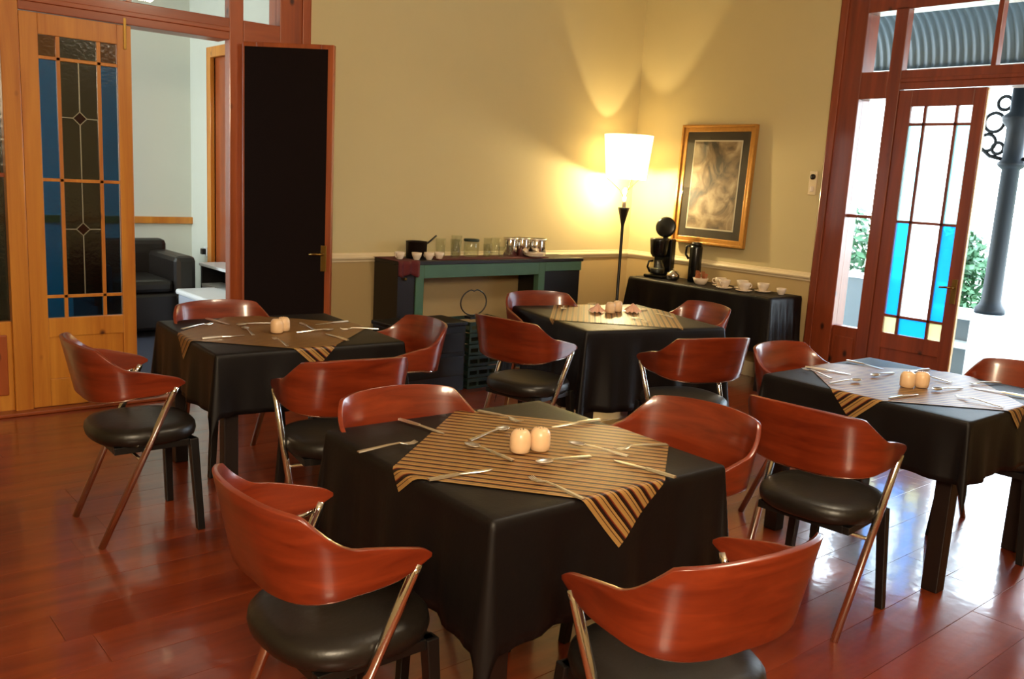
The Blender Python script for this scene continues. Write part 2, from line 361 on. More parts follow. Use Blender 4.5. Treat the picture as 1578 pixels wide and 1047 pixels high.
def door_leaf(name, e, mat, mw, glassset, label, blind=None, leads=False):
    """leaf .63 wide, origin at hinge, x to the free edge, y thickness"""
    L = bpy.data.objects.new(name, None); COL.objects.link(L); L.matrix_world = mw; L['label'] = label; L['kind'] = 'structure'
    if e is not None: L.parent = e; L.matrix_parent_inverse = e.matrix_world.inverted()
    else: L['category'] = 'door'
    Wd = .632; T0, T1 = -.022, .022
    xs = (.10, Wd-.085)
    box('stile', mat, 0, xs[0], T0, T1, .025, 2.415, L, bevel=.004)
    box('stile', mat, xs[1], Wd, T0, T1, .025, 2.415, L, bevel=.004)
    box('top_rail', mat, xs[0], xs[1], T0, T1, 2.295, 2.415, L, bevel=.003)
    box('bottom_rail', mat, xs[0], xs[1], T0, T1, .025, .20, L, bevel=.003)
    box('lock_rail', mat, xs[0], xs[1], T0, T1, .47, .59, L, bevel=.003)
    box('lower_panel', mat, xs[0], xs[1], -.010, .010, .20, .47, L, bevel=.002)
    gx = (xs[0], xs[0]+.108, xs[1]-.108, xs[1]); gz = (.59, .725, 1.445, 2.165, 2.295)
    for k in (1, 2): box('glazing_bar', mat, gx[k]-.011, gx[k]+.011, -.016, .016, gz[0], gz[4], L, bevel=.002)
    for k in (1, 2, 3): box('glazing_bar', mat, gx[0], gx[3], -.016, .016, gz[k]-.010, gz[k]+.010, L, bevel=.002)
    if blind:
        for sgn in (-1, 1):
            a, b = sorted((sgn*.017, sgn*.0225)); q = box('blackout_cloth', blind, xs[0]-.085, xs[1]+.045, a, b, .50, 2.385, L, bevel=0); q['label'] = 'dark cloth stretched over the glass'
    for i in range(3):
        for j in range(4):
            mt = glassset[j][i]
            q = box('pane', mt, gx[i]+.002, gx[i+1]-.002, -.003, .003, gz[j]+.001, gz[j+1]-.001, L, bevel=0)
            q['label'] = mt.name.replace('_', ' ') + ' pane'
    if leads:
        cx = (gx[1]+gx[2])/2
        for j in (1, 2):
            cz = (gz[j]+gz[j+1])/2 + (.06 if j == 1 else .02); d = .032; d = .04
            m = MB()
            m.box(cx-.003, cx+.003, -.007, .007, cz+d, gz[j+1]-.01); m.box(cx-.003, cx+.003, -.007, .007, gz[j]+.01, cz-d)
            m.box(gx[1]+.011, cx-d, -.007, .007, cz-.003, cz+.003); m.box(cx+d, gx[2]-.011, -.007, .007, cz-.003, cz+.003)
            for (ax, az), (bx_, bz) in (((d,0),(0,d)), ((0,d),(-d,0)), ((-d,0),(0,-d)), ((0,-d),(d,0))):
                m.tube([(cx+ax, 0, cz+az), (cx+bx_, 0, cz+bz)], .0045, 6)
            m.obj('lead_line', M['lead'], L)['label'] = 'pale lead lines'
            q = MB(); vs = [[q.b.verts.new((cx+ax*.85, yy, cz+az*.85)) for ax, az in ((d,0),(0,d),(-d,0),(0,-d))] for yy in (-.006, .006)]
            q.b.faces.new(vs[0]); q.b.faces.new(vs[1][::-1])
            for k in range(4): q.b.faces.new((vs[0][k], vs[1][k], vs[1][(k+1) % 4], vs[0][(k+1) % 4]))
            q.obj('diamond_pane', M['g_red'], L)['label'] = 'small dark red diamond pane'
    return L
def handle(L, x, z=1.0, side=-1):
    m = MB(); m.box(x-.02, x+.02, side*.026-.004, side*.026+.004, z-.10, z+.08)
    m.obj('escutcheon', M['brass'], L, bevel=.002)['label'] = 'brass lock plate'
    m = MB(); m.tube([(x, side*.03, z+.02), (x, side*.065, z+.02), (x-.05, side*.07, z+.02), (x-.09, side*.068, z+.015)], .008, 8)
    m.obj('handle', M['brass'], L, smooth=True)['label'] = 'brass lever handle'
TL = Matrix.Translation((LC, YW, 0))
TR = Matrix.Translation((XW, RC, 0)) @ Matrix.Rotation(-PI/2, 4, 'Z')     # local x -> -Y, local -y -> -X
u1 = door_unit('door_1', 'red-brown timber double-door frame with sidelights opening to the lounge', TL, M['stain'], M['stain_h'], 1.24)
u2 = door_unit('door_2', 'red-brown timber double-door frame with sidelights opening to the porch', TR, M['stain_backlit'], M['stain_backlit'], 1.195)
gd, gb, ga = M['g_dark'], M['g_deep'], M['g_amber']
dl1 = door_leaf('door_leaf', u1, M['pine'], TL @ Matrix.Translation((-.633, .0, 0)), [[gb, gb, gb], [gb, gd, gb], [gb, gd, gb], [ga, gd, ga]], 'golden pine leaf with dark stained glass, standing closed', leads=True)
box('bolt', M['brass'], .585, .602, -.032, -.022, 2.27, 2.46, dl1, bevel=.002, label='brass barrel bolt at the top')
# the open leaf, swung out into the room and hinged at the right mullion
ang = math.atan2(-.42, .40)
mo = Matrix.Translation((LC+.715, YW-.075, 0)) @ Matrix.Rotation(math.radians(-46), 4, 'Z')
dl2 = door_leaf('door_leaf', u1, M['stain'], mo, [[gd]*3]*4, 'open leaf whose glass is covered with dark cloth', blind=M['dark_cloth'])
handle(dl2, .585, 1.0)
gw, gl, gc, gu = M['g_white'], M['g_clear'], M['g_cyan'], M['g_blue']
dl3 = door_leaf('door_leaf', u2, M['stain_backlit'], TR @ Matrix.Translation((-.633, 0, 0)), [[M['g_cream'], gu, M['g_cream']], [gu, gw, gu], [gc, gw, gc], [gw, gw, gw]], 'closed leaf with bright blue and clear leaded glass')
handle(dl3, .60, .98)
mo = TR @ Matrix.Translation((.633, .12, 0)) @ Matrix.Rotation(math.radians(95), 4, 'Z')
dl4 = door_leaf('door_leaf', u2, M['stain_backlit'], mo, [[M['g_cream'], gu, M['g_cream']], [gu, gw, gu], [gc, gw, gc], [gw, gw, gw]], 'leaf folded open onto the porch')
box('edge_strip', M['pale_wood'], .632, .638, -.015, .015, .03, 2.41, dl3, bevel=0, label='pale brass strip down the free edge')

# ------------------------------------------------------------------ lounge beyond the left doors
def sbox(name, mat, *a, lab='', cat='wall', bevel=0): return struct(box(name, mat, *a, bevel=bevel), lab, cat)
sbox('floor_lounge', M['carpet'], -1.2, 3.74, YW+.141, 9.7, -.06, .0, lab='dark blue patterned carpet of the lounge', cat='floor')
sbox('wall_lounge_back', M['lounge_wall'], -1.2, 3.74, 9.55, 9.69, 0, 3.4, lab='grey-green far wall of the lounge', cat='wall')
m = MB(); m.box(3.6, 3.74, YW+.14, 8.12, 0, 3.4); m.box(3.6, 3.74, 8.92, 9.55, 0, 3.4); m.box(3.6, 3.74, 8.12, 8.92, 2.62, 3.4)
struct(m.obj('wall_lounge_right', M['lounge_wall']), 'pale side wall of the lounge with a brown doorway', 'wall')
sbox('wall_lounge_left', M['lounge_wall'], -1.34, -1.2, YW+.14, 9.69, 0, 3.4, lab='lounge wall outside the view')
sbox('ceiling_lounge', M['ceil'], -1.34, 3.74, YW+.14, 9.69, 3.4, 3.5, lab='pale ceiling of the lounge', cat='ceiling')
sbox('trim_5', M['pine'], -1.2, 3.6, 9.51, 9.55, .95, 1.02, lab='brown timber chair rail on the lounge wall', cat='chair rail', bevel=.004)
d3 = bpy.data.objects.new('door_3', None); COL.objects.link(d3); struct(d3, 'brown timber doorway in the lounge side wall', 'door')
box('door_jamb', M['pine'], 3.56, 3.76, 8.92, 9.02, 0, 2.72, d3); box('door_jamb', M['pine'], 3.56, 3.76, 8.02, 8.12, 0, 2.72, d3)
box('head_rail', M['pine'], 3.56, 3.76, 8.12, 8.92, 2.62, 2.72, d3); box('door_leaf', M['stain'], 3.61, 3.65, 8.12, 8.92, 0, 2.62, d3)
# armchair
a = thing('armchair', 'black leather armchair standing in the lounge beyond the pine door', 'armchair', (2.68, 8.62, 0), 0)
box('base', M['leather'], -.42, .44, -.40, .40, .06, .40, a, bevel=.03)
box('seat_cushion', M['leather'], -.30, .26, -.38, .30, .40, .52, a, bevel=.04)
box('backrest', M['leather'], -.42, .44, .30, .48, .30, .84, a, bevel=.05)
box('armrest', M['leather'], .26, .46, -.42, .40, .30, .74, a, bevel=.05); box('armrest', M['leather'], -.46, -.28, -.42, .40, .30, .68, a, bevel=.05)
for i in (-.36, .38):
    for j in (-.34, .40): box('foot', M['black'], i-.03, i+.03, j-.03, j+.03, 0, .07, a)
# low pale table
a = thing('coffee_table', 'low white and grey coffee table with rounded edge in the lounge', 'table', (3.15, 7.62, 0), 0)
box('tabletop', M['white'], -.23, .15, -.60, .55, .40, .45, a, bevel=.02)
box('cabinet_body', M['grey'], -.21, .13, -.56, .52, .02, .40, a, bevel=.01)
a = thing('media_cabinet', 'black cabinet with white top against the lounge side wall', 'cabinet', (3.47, 8.3, 0), 0)
box('top_panel', M['white'], -.13, .125, -.45, .38, .60, .63, a, bevel=.004)
box('back_panel', M['black'], .09, .12, -.43, .36, .05, .60, a); box('bottom_panel', M['white'], -.12, .09, -.43, .36, .40, .43, a)
box('side_panel', M['black'], -.12, .09, .33, .36, .05, .60, a); box('side_panel', M['black'], -.12, .09, -.43, -.40, .05, .60, a)
box('base', M['black'], -.12, .12, -.43, .36, 0, .05, a); box('lower_front', M['grey'], -.12, -.10, -.40, .33, .05, .40, a)
a = thing('wall_socket', 'small dark plug in the lounge wall beside the brown doorway', 'socket', (3.6, 9.15, .69), 0)
box('plate', M['white'], -.012, -.001, -.045, .045, -.045, .045, a); box('plug', M['black'], -.055, -.012, -.025, .025, -.03, .03, a, bevel=.006)

# ------------------------------------------------------------------ porch and garden beyond the right doors
sbox('porch_floor', M['porch_floor'], XW+.141, 9.5, -3, 9.5, -.12, -.02, lab='pale porch floor outside the garden doors', cat='floor')
gr = sbox('ground', M['ground'], 9.5, 30, -14, 22, -.5, -.3, lab='bright garden ground beyond the porch', cat='ground')
# corrugated bullnose roof: profile in x-z, corrugations along y
prof = [(XW+.16, 3.55)]
cx, cz, r = 8.35, 2.88, .52
x = XW+.16
prof = [(XW+.16, 3.72), (7.4, 3.60), (8.0, 3.47)] + [(cx + r*math.sin(t)*1.05+.0, cz + r*math.cos(t)) for t in [i*PI/2/12 for i in range(1, 13)]]
m = MB(); P = .076; ny = 64*6; ya, yb = -2.0, 9.0
nY = int((yb-ya)/P)*6
def roof(i, j):
    k = i; q = prof
    t = j*(len(q)-1); a_ = min(int(t), len(q)-2); f = t-a_
    x_ = q[a_][0]*(1-f)+q[a_+1][0]*f; z_ = q[a_][1]*(1-f)+q[a_+1][1]*f
    y_ = ya+(yb-ya)*i; h = .012*math.cos(2*PI*(y_-ya)/P)
    return (x_+h*.6, y_, z_+h*.8)
m.grid(roof, nY, len(prof)-1)
ro = m.obj('roof', M['tin'], smooth=True, solid=.002); struct(ro, 'curved corrugated iron porch roof seen through the transoms', 'roof')
sbox('porch_beam', M['porch_white'], 8.80, 8.90, -2, 9, 2.78, 2.88, lab='pale beam along the porch roof edge', cat='beam')
# iron column
a = thing('porch_column', 'dark cast-iron porch column with scrolled bracket outside the open door', 'column', (8.72, 3.37, 0), 0)
MB().lathe([(0, .62), (.13, .62), (.13, .66), (.10, .70), (.085, .74), (.08, 1.0), (.075, 1.93), (.10, 1.95), (.12, 1.97), (.12, 1.99), (.085, 2.02), (.085, 2.3), (.13, 2.36), (.13, 2.40), (.08, 2.44), (.08, 2.79), (0, 2.79)], 20).obj('post', M['iron'], a, smooth=True, bevel=0)
def ring(cy_, cz_, r_, t=.014):
    return [(0, cy_+r_*math.cos(k*PI/10), cz_+r_*math.sin(k*PI/10)) for k in range(20)]
for yy, zz, rr in ((.20, 2.35, .085), (.24, 2.17, .075), (.14, 2.12, .05), (-.20, 2.35, .085), (-.24, 2.17, .075), (.13, 2.52, .06), (-.13, 2.52, .06)):
    MB().tube(ring(yy, zz, rr), .016, 8, closed=True).obj('scroll', M['iron'], a, smooth=True)
for s in (-1, 1):
    MB().tube([(0, s*.07, 2.02), (0, s*.2, 2.05), (0, s*.31, 2.14), (0, s*.34, 2.28), (0, s*.32, 2.46), (0, s*.42, 2.62), (0, s*.6, 2.74)], .018, 8).obj('bracket_arm', M['iron'], a, smooth=True)
# plinth and low walls
a = thing('porch_pier', 'white pier and ledges at the foot of the porch column', 'wall', (8.72, 3.37, 0), 0)
box('pier', M['porch_white'], -.16, .16, -.18, .10, -.02, .55, a, bevel=.01); box('cap', M['porch_white'], -.22, .22, -.24, .62, .55, .615, a, bevel=.01)
box('ledge', M['porch_white'], -.12, .12, .10, .62, .26, .32, a, bevel=.01); box('infill_panel', M['porch_grey'], .02, .06, .10, .62, -.02, .55, a)
a = thing('garden_wall', 'grey rendered low wall outside the narrow sidelight', 'wall', (9.35, 6.2, 0), 0)
box('wall_body', M['porch_grey'], -.08, .08, -2.1, 3.0, -.02, .74, a); box('coping', M['porch_white'], -.11, .11, -2.12, 3.0, .74, .79, a, bevel=.01)
def foliage(name, label, c, rad, n, cat='shrub', size=.07):
    t = thing(name, label, cat, (c[0], c[1], -.3), 0)
    MB().tube([(0,0,0), (.02,.03,c[2]*.5), (0,0,c[2]+.2)], [.06, .045, .02], 8).obj('stem', M['blackwood'], t)
    m = MB()
    for _ in range(n):
        v = Vector((random.gauss(0,1), random.gauss(0,1), random.gauss(0,1))); v.normalize(); v *= random.random()**.4
        p = Vector((v.x*rad[0], v.y*rad[1], v.z*rad[2]+c[2]+.3)); d = Vector((random.gauss(0,1), random.gauss(0,1), random.gauss(0,1))).normalized(); e = d.orthogonal().normalized()
        s_ = size*random.uniform(.6, 1.3); q = [m.b.verts.new(p+x_) for x_ in (-d*s_, e*s_*.45, d*s_, -e*s_*.45)]; m.b.faces.new(q)
    o = m.obj('foliage', M['leaf'], t); o['kind'] = 'stuff'; return t
foliage('shrub', 'bright green shrub over the grey wall in the narrow sidelight', (10.4, 6.4, .95), (.6, 1.1, .75), 3200)
foliage('shrub', 'green shrub left of the iron column outside the open door', (10.6, 4.55, .75), (.55, .34, .65), 1700)
foliage('shrub', 'pale shrub right of the iron column outside the open door', (11.4, 3.5, .6), (.5, .28, .7), 300)

# ------------------------------------------------------------------ chairs
def chair_proto():
    t = thing('dining_chair', '', 'chair')

    # seat: domed round pad
    n = 40
    def plan(k, sc=1):
        a_ = 2*PI*k/n; c, s_ = math.cos(a_), math.sin(a_); e = 2/2.6
        rx = .225 if c > 0 else .215
        return (.015+rx*sc*math.copysign(abs(c)**e, c), .225*sc*math.copysign(abs(s_)**e, s_))
    m = MB(); rings = []
    for sc, z in ((.0, .412), (.90, .412), (.975, .425), (1.0, .447), (.985, .468), (.93, .482), (.75, .489), (.4, .490), (0, .490)):
        if sc == 0: rings.append([m.b.verts.new((.015, 0, z))])
        else: rings.append([m.b.verts.new((*plan(k, sc), z)) for k in range(n)])
    for A, B in zip(rings, rings[1:]):
        for k in range(n):
            k2 = (k+1) % n
            if len(A) == 1: m.b.faces.new((A[0], B[k2], B[k]))
            elif len(B) == 1: m.b.faces.new((A[k], A[k2], B[0]))
            else: m.b.faces.new((A[k], A[k2], B[k2], B[k]))
    m.obj('seat', M['leather'], t, smooth=True)
    # backrest: bent ply horseshoe
    pts = []
    for k in range(25):
        a_ = PI/2*k/24; pts.append((-.05-.190*max(0, math.cos(a_))**.72, .262*math.sin(a_)**.72))
    for k in range(1, 9): pts.append((-.05+.180*k/8, .262-.014*(k/8)))
    seg = [0]
    for p, q in zip(pts, pts[1:]): seg.append(seg[-1]+math.dist(p, q))
    T = seg[-1]
    def at(u):
        d = u*T
        for i in range(len(seg)-1):
            if seg[i+1] >= d-1e-9:
                f = (d-seg[i])/(seg[i+1]-seg[i]); return tuple(pts[i][c]*(1-f)+pts[i+1][c]*f for c in (0, 1))
        return pts[-1]
    def top(u):
        if u < .40: return .855-.012*(u/.40)**2
        if u < .64:
            v = (u-.40)/.24; return .843-.091*(.7*(1-(1-v)**2)+.3*v*v*(3-2*v))
        v = (u-.64)/.36; return .752-.052*v**1.1-.010*max(0, v-.88)/.12
    def bot(u):
        if u < .6: return .610+.030*(u/.6)**2
        v = (u-.6)/.4; return .640+.002*v+.038*max(0, v-.45)**1.6/.55**1.6
    def f(i, j):
        s_ = i*2-1; u = abs(s_); x_, y_ = at(u); z = bot(u)+(top(u)-bot(u))*j
        wc = (1-u)**1.0
        x_ -= (.24*wc+.02)*(z-.72); y_ *= 1+.36*(z-.72)
        return (x_, math.copysign(y_, s_) if s_ else 0, z)
    MB().grid(f, 64, 6).obj('backrest', M['chairwood'], t, smooth=True, solid=.015, bevel=.005)
    # chrome rail below the shell
    m = MB(); rl = []
    for i in range(0, 33):
        s_ = -.88+1.76*i/32; u = abs(s_); x_, y_ = at(u); z = bot(u)-.004; y_ *= 1+.36*(z-.72); x_ -= (.24*(1-u)+.02)*(z-.72)
        rl.append((x_*.97, math.copysign(y_, s_)*.97, z))
    m.tube(rl, .007, 8); m.obj('support_rail', M['chrome'], t, smooth=True)['label'] = 'thin chrome rail under the shell'
    for s_ in (-1, 1):
        m = MB(); m.tube([(-.207, s_*.208, 0), (.085, s_*.243, .645), (.095, s_*.245, .668)], .0145, 12)
        m.obj('leg', M['chrome'], t, smooth=True)['label'] = 'slanted chrome tube leg'
        m = MB(); m.hull((.208, s_*.205, 0), (.188, s_*.175, .415), .016, .019); m.obj('leg', M['black'], t, bevel=.003)['label'] = 'straight black front leg'
    m = MB()
    m.box(-.14, .20, -.185, -.160, .385, .415); m.box(-.14, .20, .160, .185, .385, .415); m.box(-.14, -.115, -.16, .16, .385, .415); m.box(.175, .20, -.16, .16, .385, .415)
    m.obj('seat_frame', M['black'], t, bevel=.002)['label'] = 'black frame under the seat'
    yb_ = .208+(.243-.208)*.36/.645; xb = -.207+.292*.36/.645
    m = MB(); m.tube([(xb, -yb_, .36), (xb, yb_, .36)], .008, 8); m.obj('crossbar', M['chrome'], t, smooth=True)['label'] = 'chrome crossbar between the slanted legs'
    return t
proto = chair_proto()
CH = [  # x, y, facing deg, label, group
 (1.085, 1.921, 0, 'wooden tub chair at the left of the front centre table, nearest the bottom left'),
 (1.629, 1.235, 82, 'wooden tub chair in the bottom foreground, its back turned to the viewer'),
 (1.68, 2.345, -93, 'wooden tub chair pushed in at the far side of the front centre table'),
 (2.305, 1.86, 182, 'wooden tub chair pushed in at the right side of the front centre table'),
 (1.221, 3.915, -1, 'wooden tub chair standing alone left of the rear left table, before the pine door'),
 (1.925, 4.53, -90, 'wooden tub chair at the back of the rear left table, below the lounge doorway'),
 (2.46, 3.84, 172, 'wooden tub chair right of the rear left table, before the green crates'),
 (1.877, 3.322, 80, 'wooden tub chair at the front of the rear left table, behind the centre table chair'),
 (3.345, 3.744, 9, 'wooden tub chair left of the far middle table, facing the coffee corner'),
 (3.855, 2.995, 72, 'wooden tub chair at the front of the far middle table, back to the viewer'),
 (4.02, 4.30, -108, 'wooden tub chair behind the far middle table, against the green sideboard'),
 (4.66, 3.71, 166, 'wooden tub chair at the right of the far middle table, before the coffee cloth'),
 (3.955, 2.29, -90, 'wooden tub chair at the back of the right table, beside the garden door frame'),
 (3.10, 1.715, 5, 'wooden tub chair at the left of the right table, with glossy floor beneath'),
 (4.50, 1.58, 182, 'wooden tub chair cut by the right edge, beyond the right table'),
]
for i, (x, y, a_, lab) in enumerate(CH):
    o = proto if i == 0 else copy_tree(proto)
    o.location = (x, y, 0); o.rotation_euler = (0, 0, math.radians(a_)); tag(o, lab, 'chair', 'bentwood tub chairs around the tables')

# ------------------------------------------------------------------ tables, cloths, striped toppers
HT = .76
def drape(px, py, h, lift, fl_, seed):
    """flat cloth point -> draped point in table space"""
    dx = max(abs(px)-h, 0); dy = max(abs(py)-h, 0); d = math.hypot(dx, dy)
    if d < 1e-9: return Vector((px, py, HT+lift))
    nx, ny_ = (dx/d)*math.copysign(1, px), (dy/d)*math.copysign(1, py)
    bx_, by_ = max(-h, min(h, px)), max(-h, min(h, py)); r_ = .014
    if d < r_*PI/2: out = r_*math.sin(d/r_); dn = r_*(1-math.cos(d/r_))
    else:
        dd = d-r_*PI/2; dn = r_+dd*.985
        al = bx_ if dy > dx else by_
        corner = min(dx, dy)/d
        wv = math.sin(al*19+seed*2+px*py*3)*.5+math.sin(al*41+seed)*.25
        out = r_+dd*(.05+.13*corner) + dd*.10*wv*(1-corner*1.4)*fl_
    return Vector((bx_+nx*(out+lift*.9), by_+ny_*(out+lift*.9), HT-dn+lift))
def spacing(h, half, n_in, n_out):
    a_ = [h+(half-h)*(k/n_out)**1.4 for k in range(1, n_out+1)]
    inn = [-h+2*h*k/n_in for k in range(n_in+1)]
    return [-v for v in reversed(a_)] + inn + a_
def make_table(cx, cy, deg, h, hang, rdeg, rc, rhalf, tl, seed):
    name, clothlab, runlab, tablab = tl
    rot = Matrix.Translation((cx, cy, 0)) @ Matrix.Rotation(math.radians(deg), 4, 'Z')
    t = thing('dining_table', tablab, 'table', (cx, cy, 0), math.radians(deg), 'square tables under black cloths')
    hh = h-.008
    box('tabletop', M['blackwood'], -hh, hh, -hh, hh, HT-.035, HT-.004, t, bevel=.004)
    k = hh-.07
    for i in (-1, 1):
        for j in (-1, 1): box('leg', M['blackwood'], i*k-.034, i*k+.034, j*k-.034, j*k+.034, 0, HT-.035, t, bevel=.004)
    m = MB()
    for i in (-1, 1): m.box(i*k-.012, i*k+.012, -k+.034, k-.034, HT-.12, HT-.035); m.box(-k+.034, k-.034, i*k-.012, i*k+.012, HT-.12, HT-.035)
    m.obj('apron', M['blackwood'], t)
    half = h+hang; g = spacing(h, half, 28, 16); n = len(g)-1
    m = MB(); m.grid(lambda a_, b_: drape(g[round(a_*n)], g[round(b_*n)], h, .0, 1, seed), n, n)
    c = m.obj('tablecloth', M['cloth'], smooth=True, solid=.0015, mw=rot); tag(c, clothlab, 'tablecloth', 'black tablecloths')
    ra = math.radians(rdeg-deg); off = Matrix.Rotation(math.radians(-deg), 3, 'Z') @ Vector((rc[0]-cx, rc[1]-cy, 0))
    nn = 90
    def fr(a_, b_):
        u, v = (a_*2-1)*rhalf, (b_*2-1)*rhalf
        x_ = off.x+u*math.cos(ra)-v*math.sin(ra); y_ = off.y+u*math.sin(ra)+v*math.cos(ra)
        return drape(x_, y_, h, .004, 1, seed)
    m = MB(); m.grid(fr, nn, nn, uvfn=lambda a_, b_: ((a_*2*rhalf), (b_*2*rhalf)))
    c = m.obj('striped_table_topper', M['stripes'], smooth=True, mw=rot); tag(c, runlab, 'table topper', 'striped toppers')
T1 = (1.825, 2.05, -2, .445); T2 = (2.05, 4.25, -4, .47); T3 = (4.25, 3.93, -15, .49); T4 = (4.08, 1.87, -1, .47)
make_table(*T1, .36, 38, (1.85, 1.974), .385, ('t', 'black cloth hanging over the front centre table', 'gold and brown striped cloth laid cornerwise on the front centre table', 'square table at front centre with a pair of shakers closest to the viewer'), 1)
make_table(*T2, .30, 43, (2.03, 4.24), .405, ('t', 'black cloth over the rear left table near the lounge doors', 'striped cloth on the rear left table near the lounge doors', 'square table at the rear left, before the dark open door leaf'), 2)
make_table(*T3, .50, -45, (4.29, 3.97), .41, ('t', 'black cloth on the far middle table before the coffee corner', 'boldly striped cloth with pink napkins on the far middle table', 'square table at far middle between sideboard and coffee table'), 3)
make_table(*T4, .27, 43, (4.05, 1.87), .40, ('t', 'black cloth shining blue on the right table by the garden doors', 'striped cloth shining grey-blue on the right table by the garden doors', 'square table at right in the glare of the garden doors'), 4)

# ------------------------------------------------------------------ shakers and cutlery
def shaker_proto():
    t = thing('shaker', '', 'shaker')
    MB().lathe([(0, 0), (.026, 0), (.031, .004), (.033, .02), (.033, .045), (.030, .060), (.022, .070), (.010, .0735), (0, .074)], 24).obj('body', M['shaker'], t, smooth=True)
    m = MB()
    for k in range(5): m.lathe([(0, 0), (.0022, 0), (.0022, .002), (0, .002)], 6, (.009*math.cos(k*1.2566), .009*math.sin(k*1.2566), .0725))
    m.obj('holes', M['black'], t)
    return t
sp_ = shaker_proto(); Z = HT+.006
SH = [(1.778, 2.001, 'left ivory shaker of the pair on the front centre table'), (1.846, 1.985, 'right ivory shaker of the pair on the front centre table'),
      (2.007, 4.175, 'left ivory shaker of the pair on the rear left table'), (2.062, 4.215, 'right ivory shaker of the pair on the rear left table'),
      (4.30, 4.02, 'left ivory shaker between napkins on the far middle table'), (4.40, 4.05, 'right ivory shaker between napkins on the far middle table'),
      (3.975, 1.842, 'left ivory shaker of the pair on the right table'), (4.038, 1.806, 'right ivory shaker of the pair on the right table')]
for i, (x, y, lab) in enumerate(SH):
    o = sp_ if i == 0 else copy_tree(sp_)
    o.location = (x, y, Z); tag(o, lab, 'shaker', 'pairs of ivory shakers')
def flatbar(m, stations):          # stations (x, halfwidth, z, thick)
    R_ = []
    for x_, w_, z_, t_ in stations: R_.append([m.b.verts.new(p) for p in ((x_, -w_, z_), (x_, w_, z_), (x_, w_*.7, z_+t_), (x_, -w_*.7, z_+t_))])
    for A, B in zip(R_, R_[1:]):
        for k in range(4): m.b.faces.new((A[k], A[(k+1) % 4], B[(k+1) % 4], B[k]))
    m.b.faces.new(R_[0][::-1]); m.b.faces.new(R_[-1])
def cutlery(kind):                  # along +x, origin mid-length
    t = thing(kind, '', 'cutlery')
    m = MB()
    if kind == 'knife':
        flatbar(m, [(-.105, .007, .001, .006), (-.06, .0075, .001, .007), (-.005, .0055, .002, .006)]); m.obj('handle', M['steel'], t, smooth=False)
        m = MB(); flatbar(m, [(-.005, .006, .003, .003), (.05, .009, .002, .002), (.09, .009, .001, .0015), (.112, .003, .001, .001)]); m.obj('blade', M['steel'], t)
    else:
        flatbar(m, [(-.10, .008, .001, .004), (-.07, .0075, .003, .004), (.0, .004, .008, .004), (.045, .003, .010, .003)]); m.obj('handle', M['steel'], t)
        m = MB()
        if kind == 'fork':
            flatbar(m, [(.045, .004, .010, .002), (.058, .011, .007, .002), (.068, .012, .004, .002)])
            for k in range(4): flatbar(m, [(.068, .0018, .004, .002), (.09, .0018, .003, .002), (.105, .001, .008, .0015)]); [setattr(v, 'co', v.co+Vector((0, -.0095+.0063*k, 0))) for v in m.b.verts[-12:]]
            m.obj('tines', M['steel'], t)
        else:
            def bf(i, j):
                a_ = 2*PI*i; r_ = j; return (.075+.030*r_*math.cos(a_), .0195*r_*math.sin(a_)*(1-.12*math.cos(a_)), .003+.008*r_**2.2)
            m.grid(bf, 20, 5, closed_u=True); m.obj('bowl', M['steel'], t, smooth=True, solid=.0015)
    return t
P_ = {}
def lay(kind, x0, y0, x1, y1, lab, grp):
    if kind not in P_: P_[kind] = cutlery(kind); o = P_[kind]
    else: o = copy_tree(P_[kind])
    a_ = math.atan2(y1-y0, x1-x0); o.location = (( x0+x1)/2, (y0+y1)/2, Z); o.rotation_euler = (0, 0, a_); tag(o, lab, 'cutlery', grp)
K, FK, SPN = 'knife', 'fork', 'spoon'
f1 = 'on the front centre table'
for kd, a_, lab in (
 (K, (1.649,2.501,1.688,2.272), 'dark-looking knife at the upper left corner '+f1), (FK, (1.366,2.242,1.521,2.236), 'bright handled fork on black cloth at the left '+f1),
 (FK, (1.968,2.444,1.997,2.260), 'fork furthest back '+f1), (SPN, (1.716,2.172,1.900,2.214), 'spoon just left behind the shakers '+f1),
 (SPN, (1.700,1.940,1.672,2.135), 'spoon with bowl up and left of the shakers '+f1), (K, (1.369,1.927,1.600,1.912), 'long knife at the front left edge of the stripes '+f1),
 (FK, (1.647,1.601,1.638,1.770), 'fork pointing away at the front edge '+f1), (SPN, (1.930,1.848,1.744,1.874), 'dark spoon just in front of the shakers '+f1),
 (SPN, (2.037,1.800,1.975,1.965), 'teaspoon to the right of the shakers '+f1), (K, (2.254,2.141,2.085,2.155), 'knife at the far right behind the shakers '+f1),
 (FK, (2.235,1.814,2.075,1.850), 'fork at the right edge of the stripes '+f1), (K, (2.010,1.567,1.975,1.782), 'knife with bright handle at the front right '+f1)):
    lay(kd, *a_, lab, 'cutlery '+f1)
f2 = 'on the rear left table'
for kd, a_, lab in (
 (FK, (1.62,4.44,1.80,4.52), 'fork at the left edge '+f2), (K, (1.62,4.155,1.813,4.163), 'bright knife at the front left '+f2), (SPN, (1.872,4.165,1.903,4.33), 'spoon lying toward the viewer left of the shakers '+f2),
 (SPN, (2.088,4.444,1.915,4.425), 'spoon lying across behind the shakers '+f2), (SPN, (2.11,4.135,2.28,4.12), 'dark spoon right of the shakers '+f2), (FK, (1.895,3.83,1.92,4.02), 'fork at the front edge '+f2),
 (K, (2.242,4.363,2.225,4.197), 'dark knife behind right of the shakers '+f2), (K, (2.49,4.34,2.33,4.32), 'knife at the far right corner '+f2), (FK, (2.51,4.075,2.38,4.115), 'fork at the right edge '+f2),
 (K, (2.223,3.86,2.219,4.02), 'short bright knife at the front right '+f2), (K, (1.85,4.66,1.878,4.52), 'knife at the far left corner '+f2)):
    lay(kd, *a_, lab, 'cutlery '+f2)
f4 = 'on the right table'
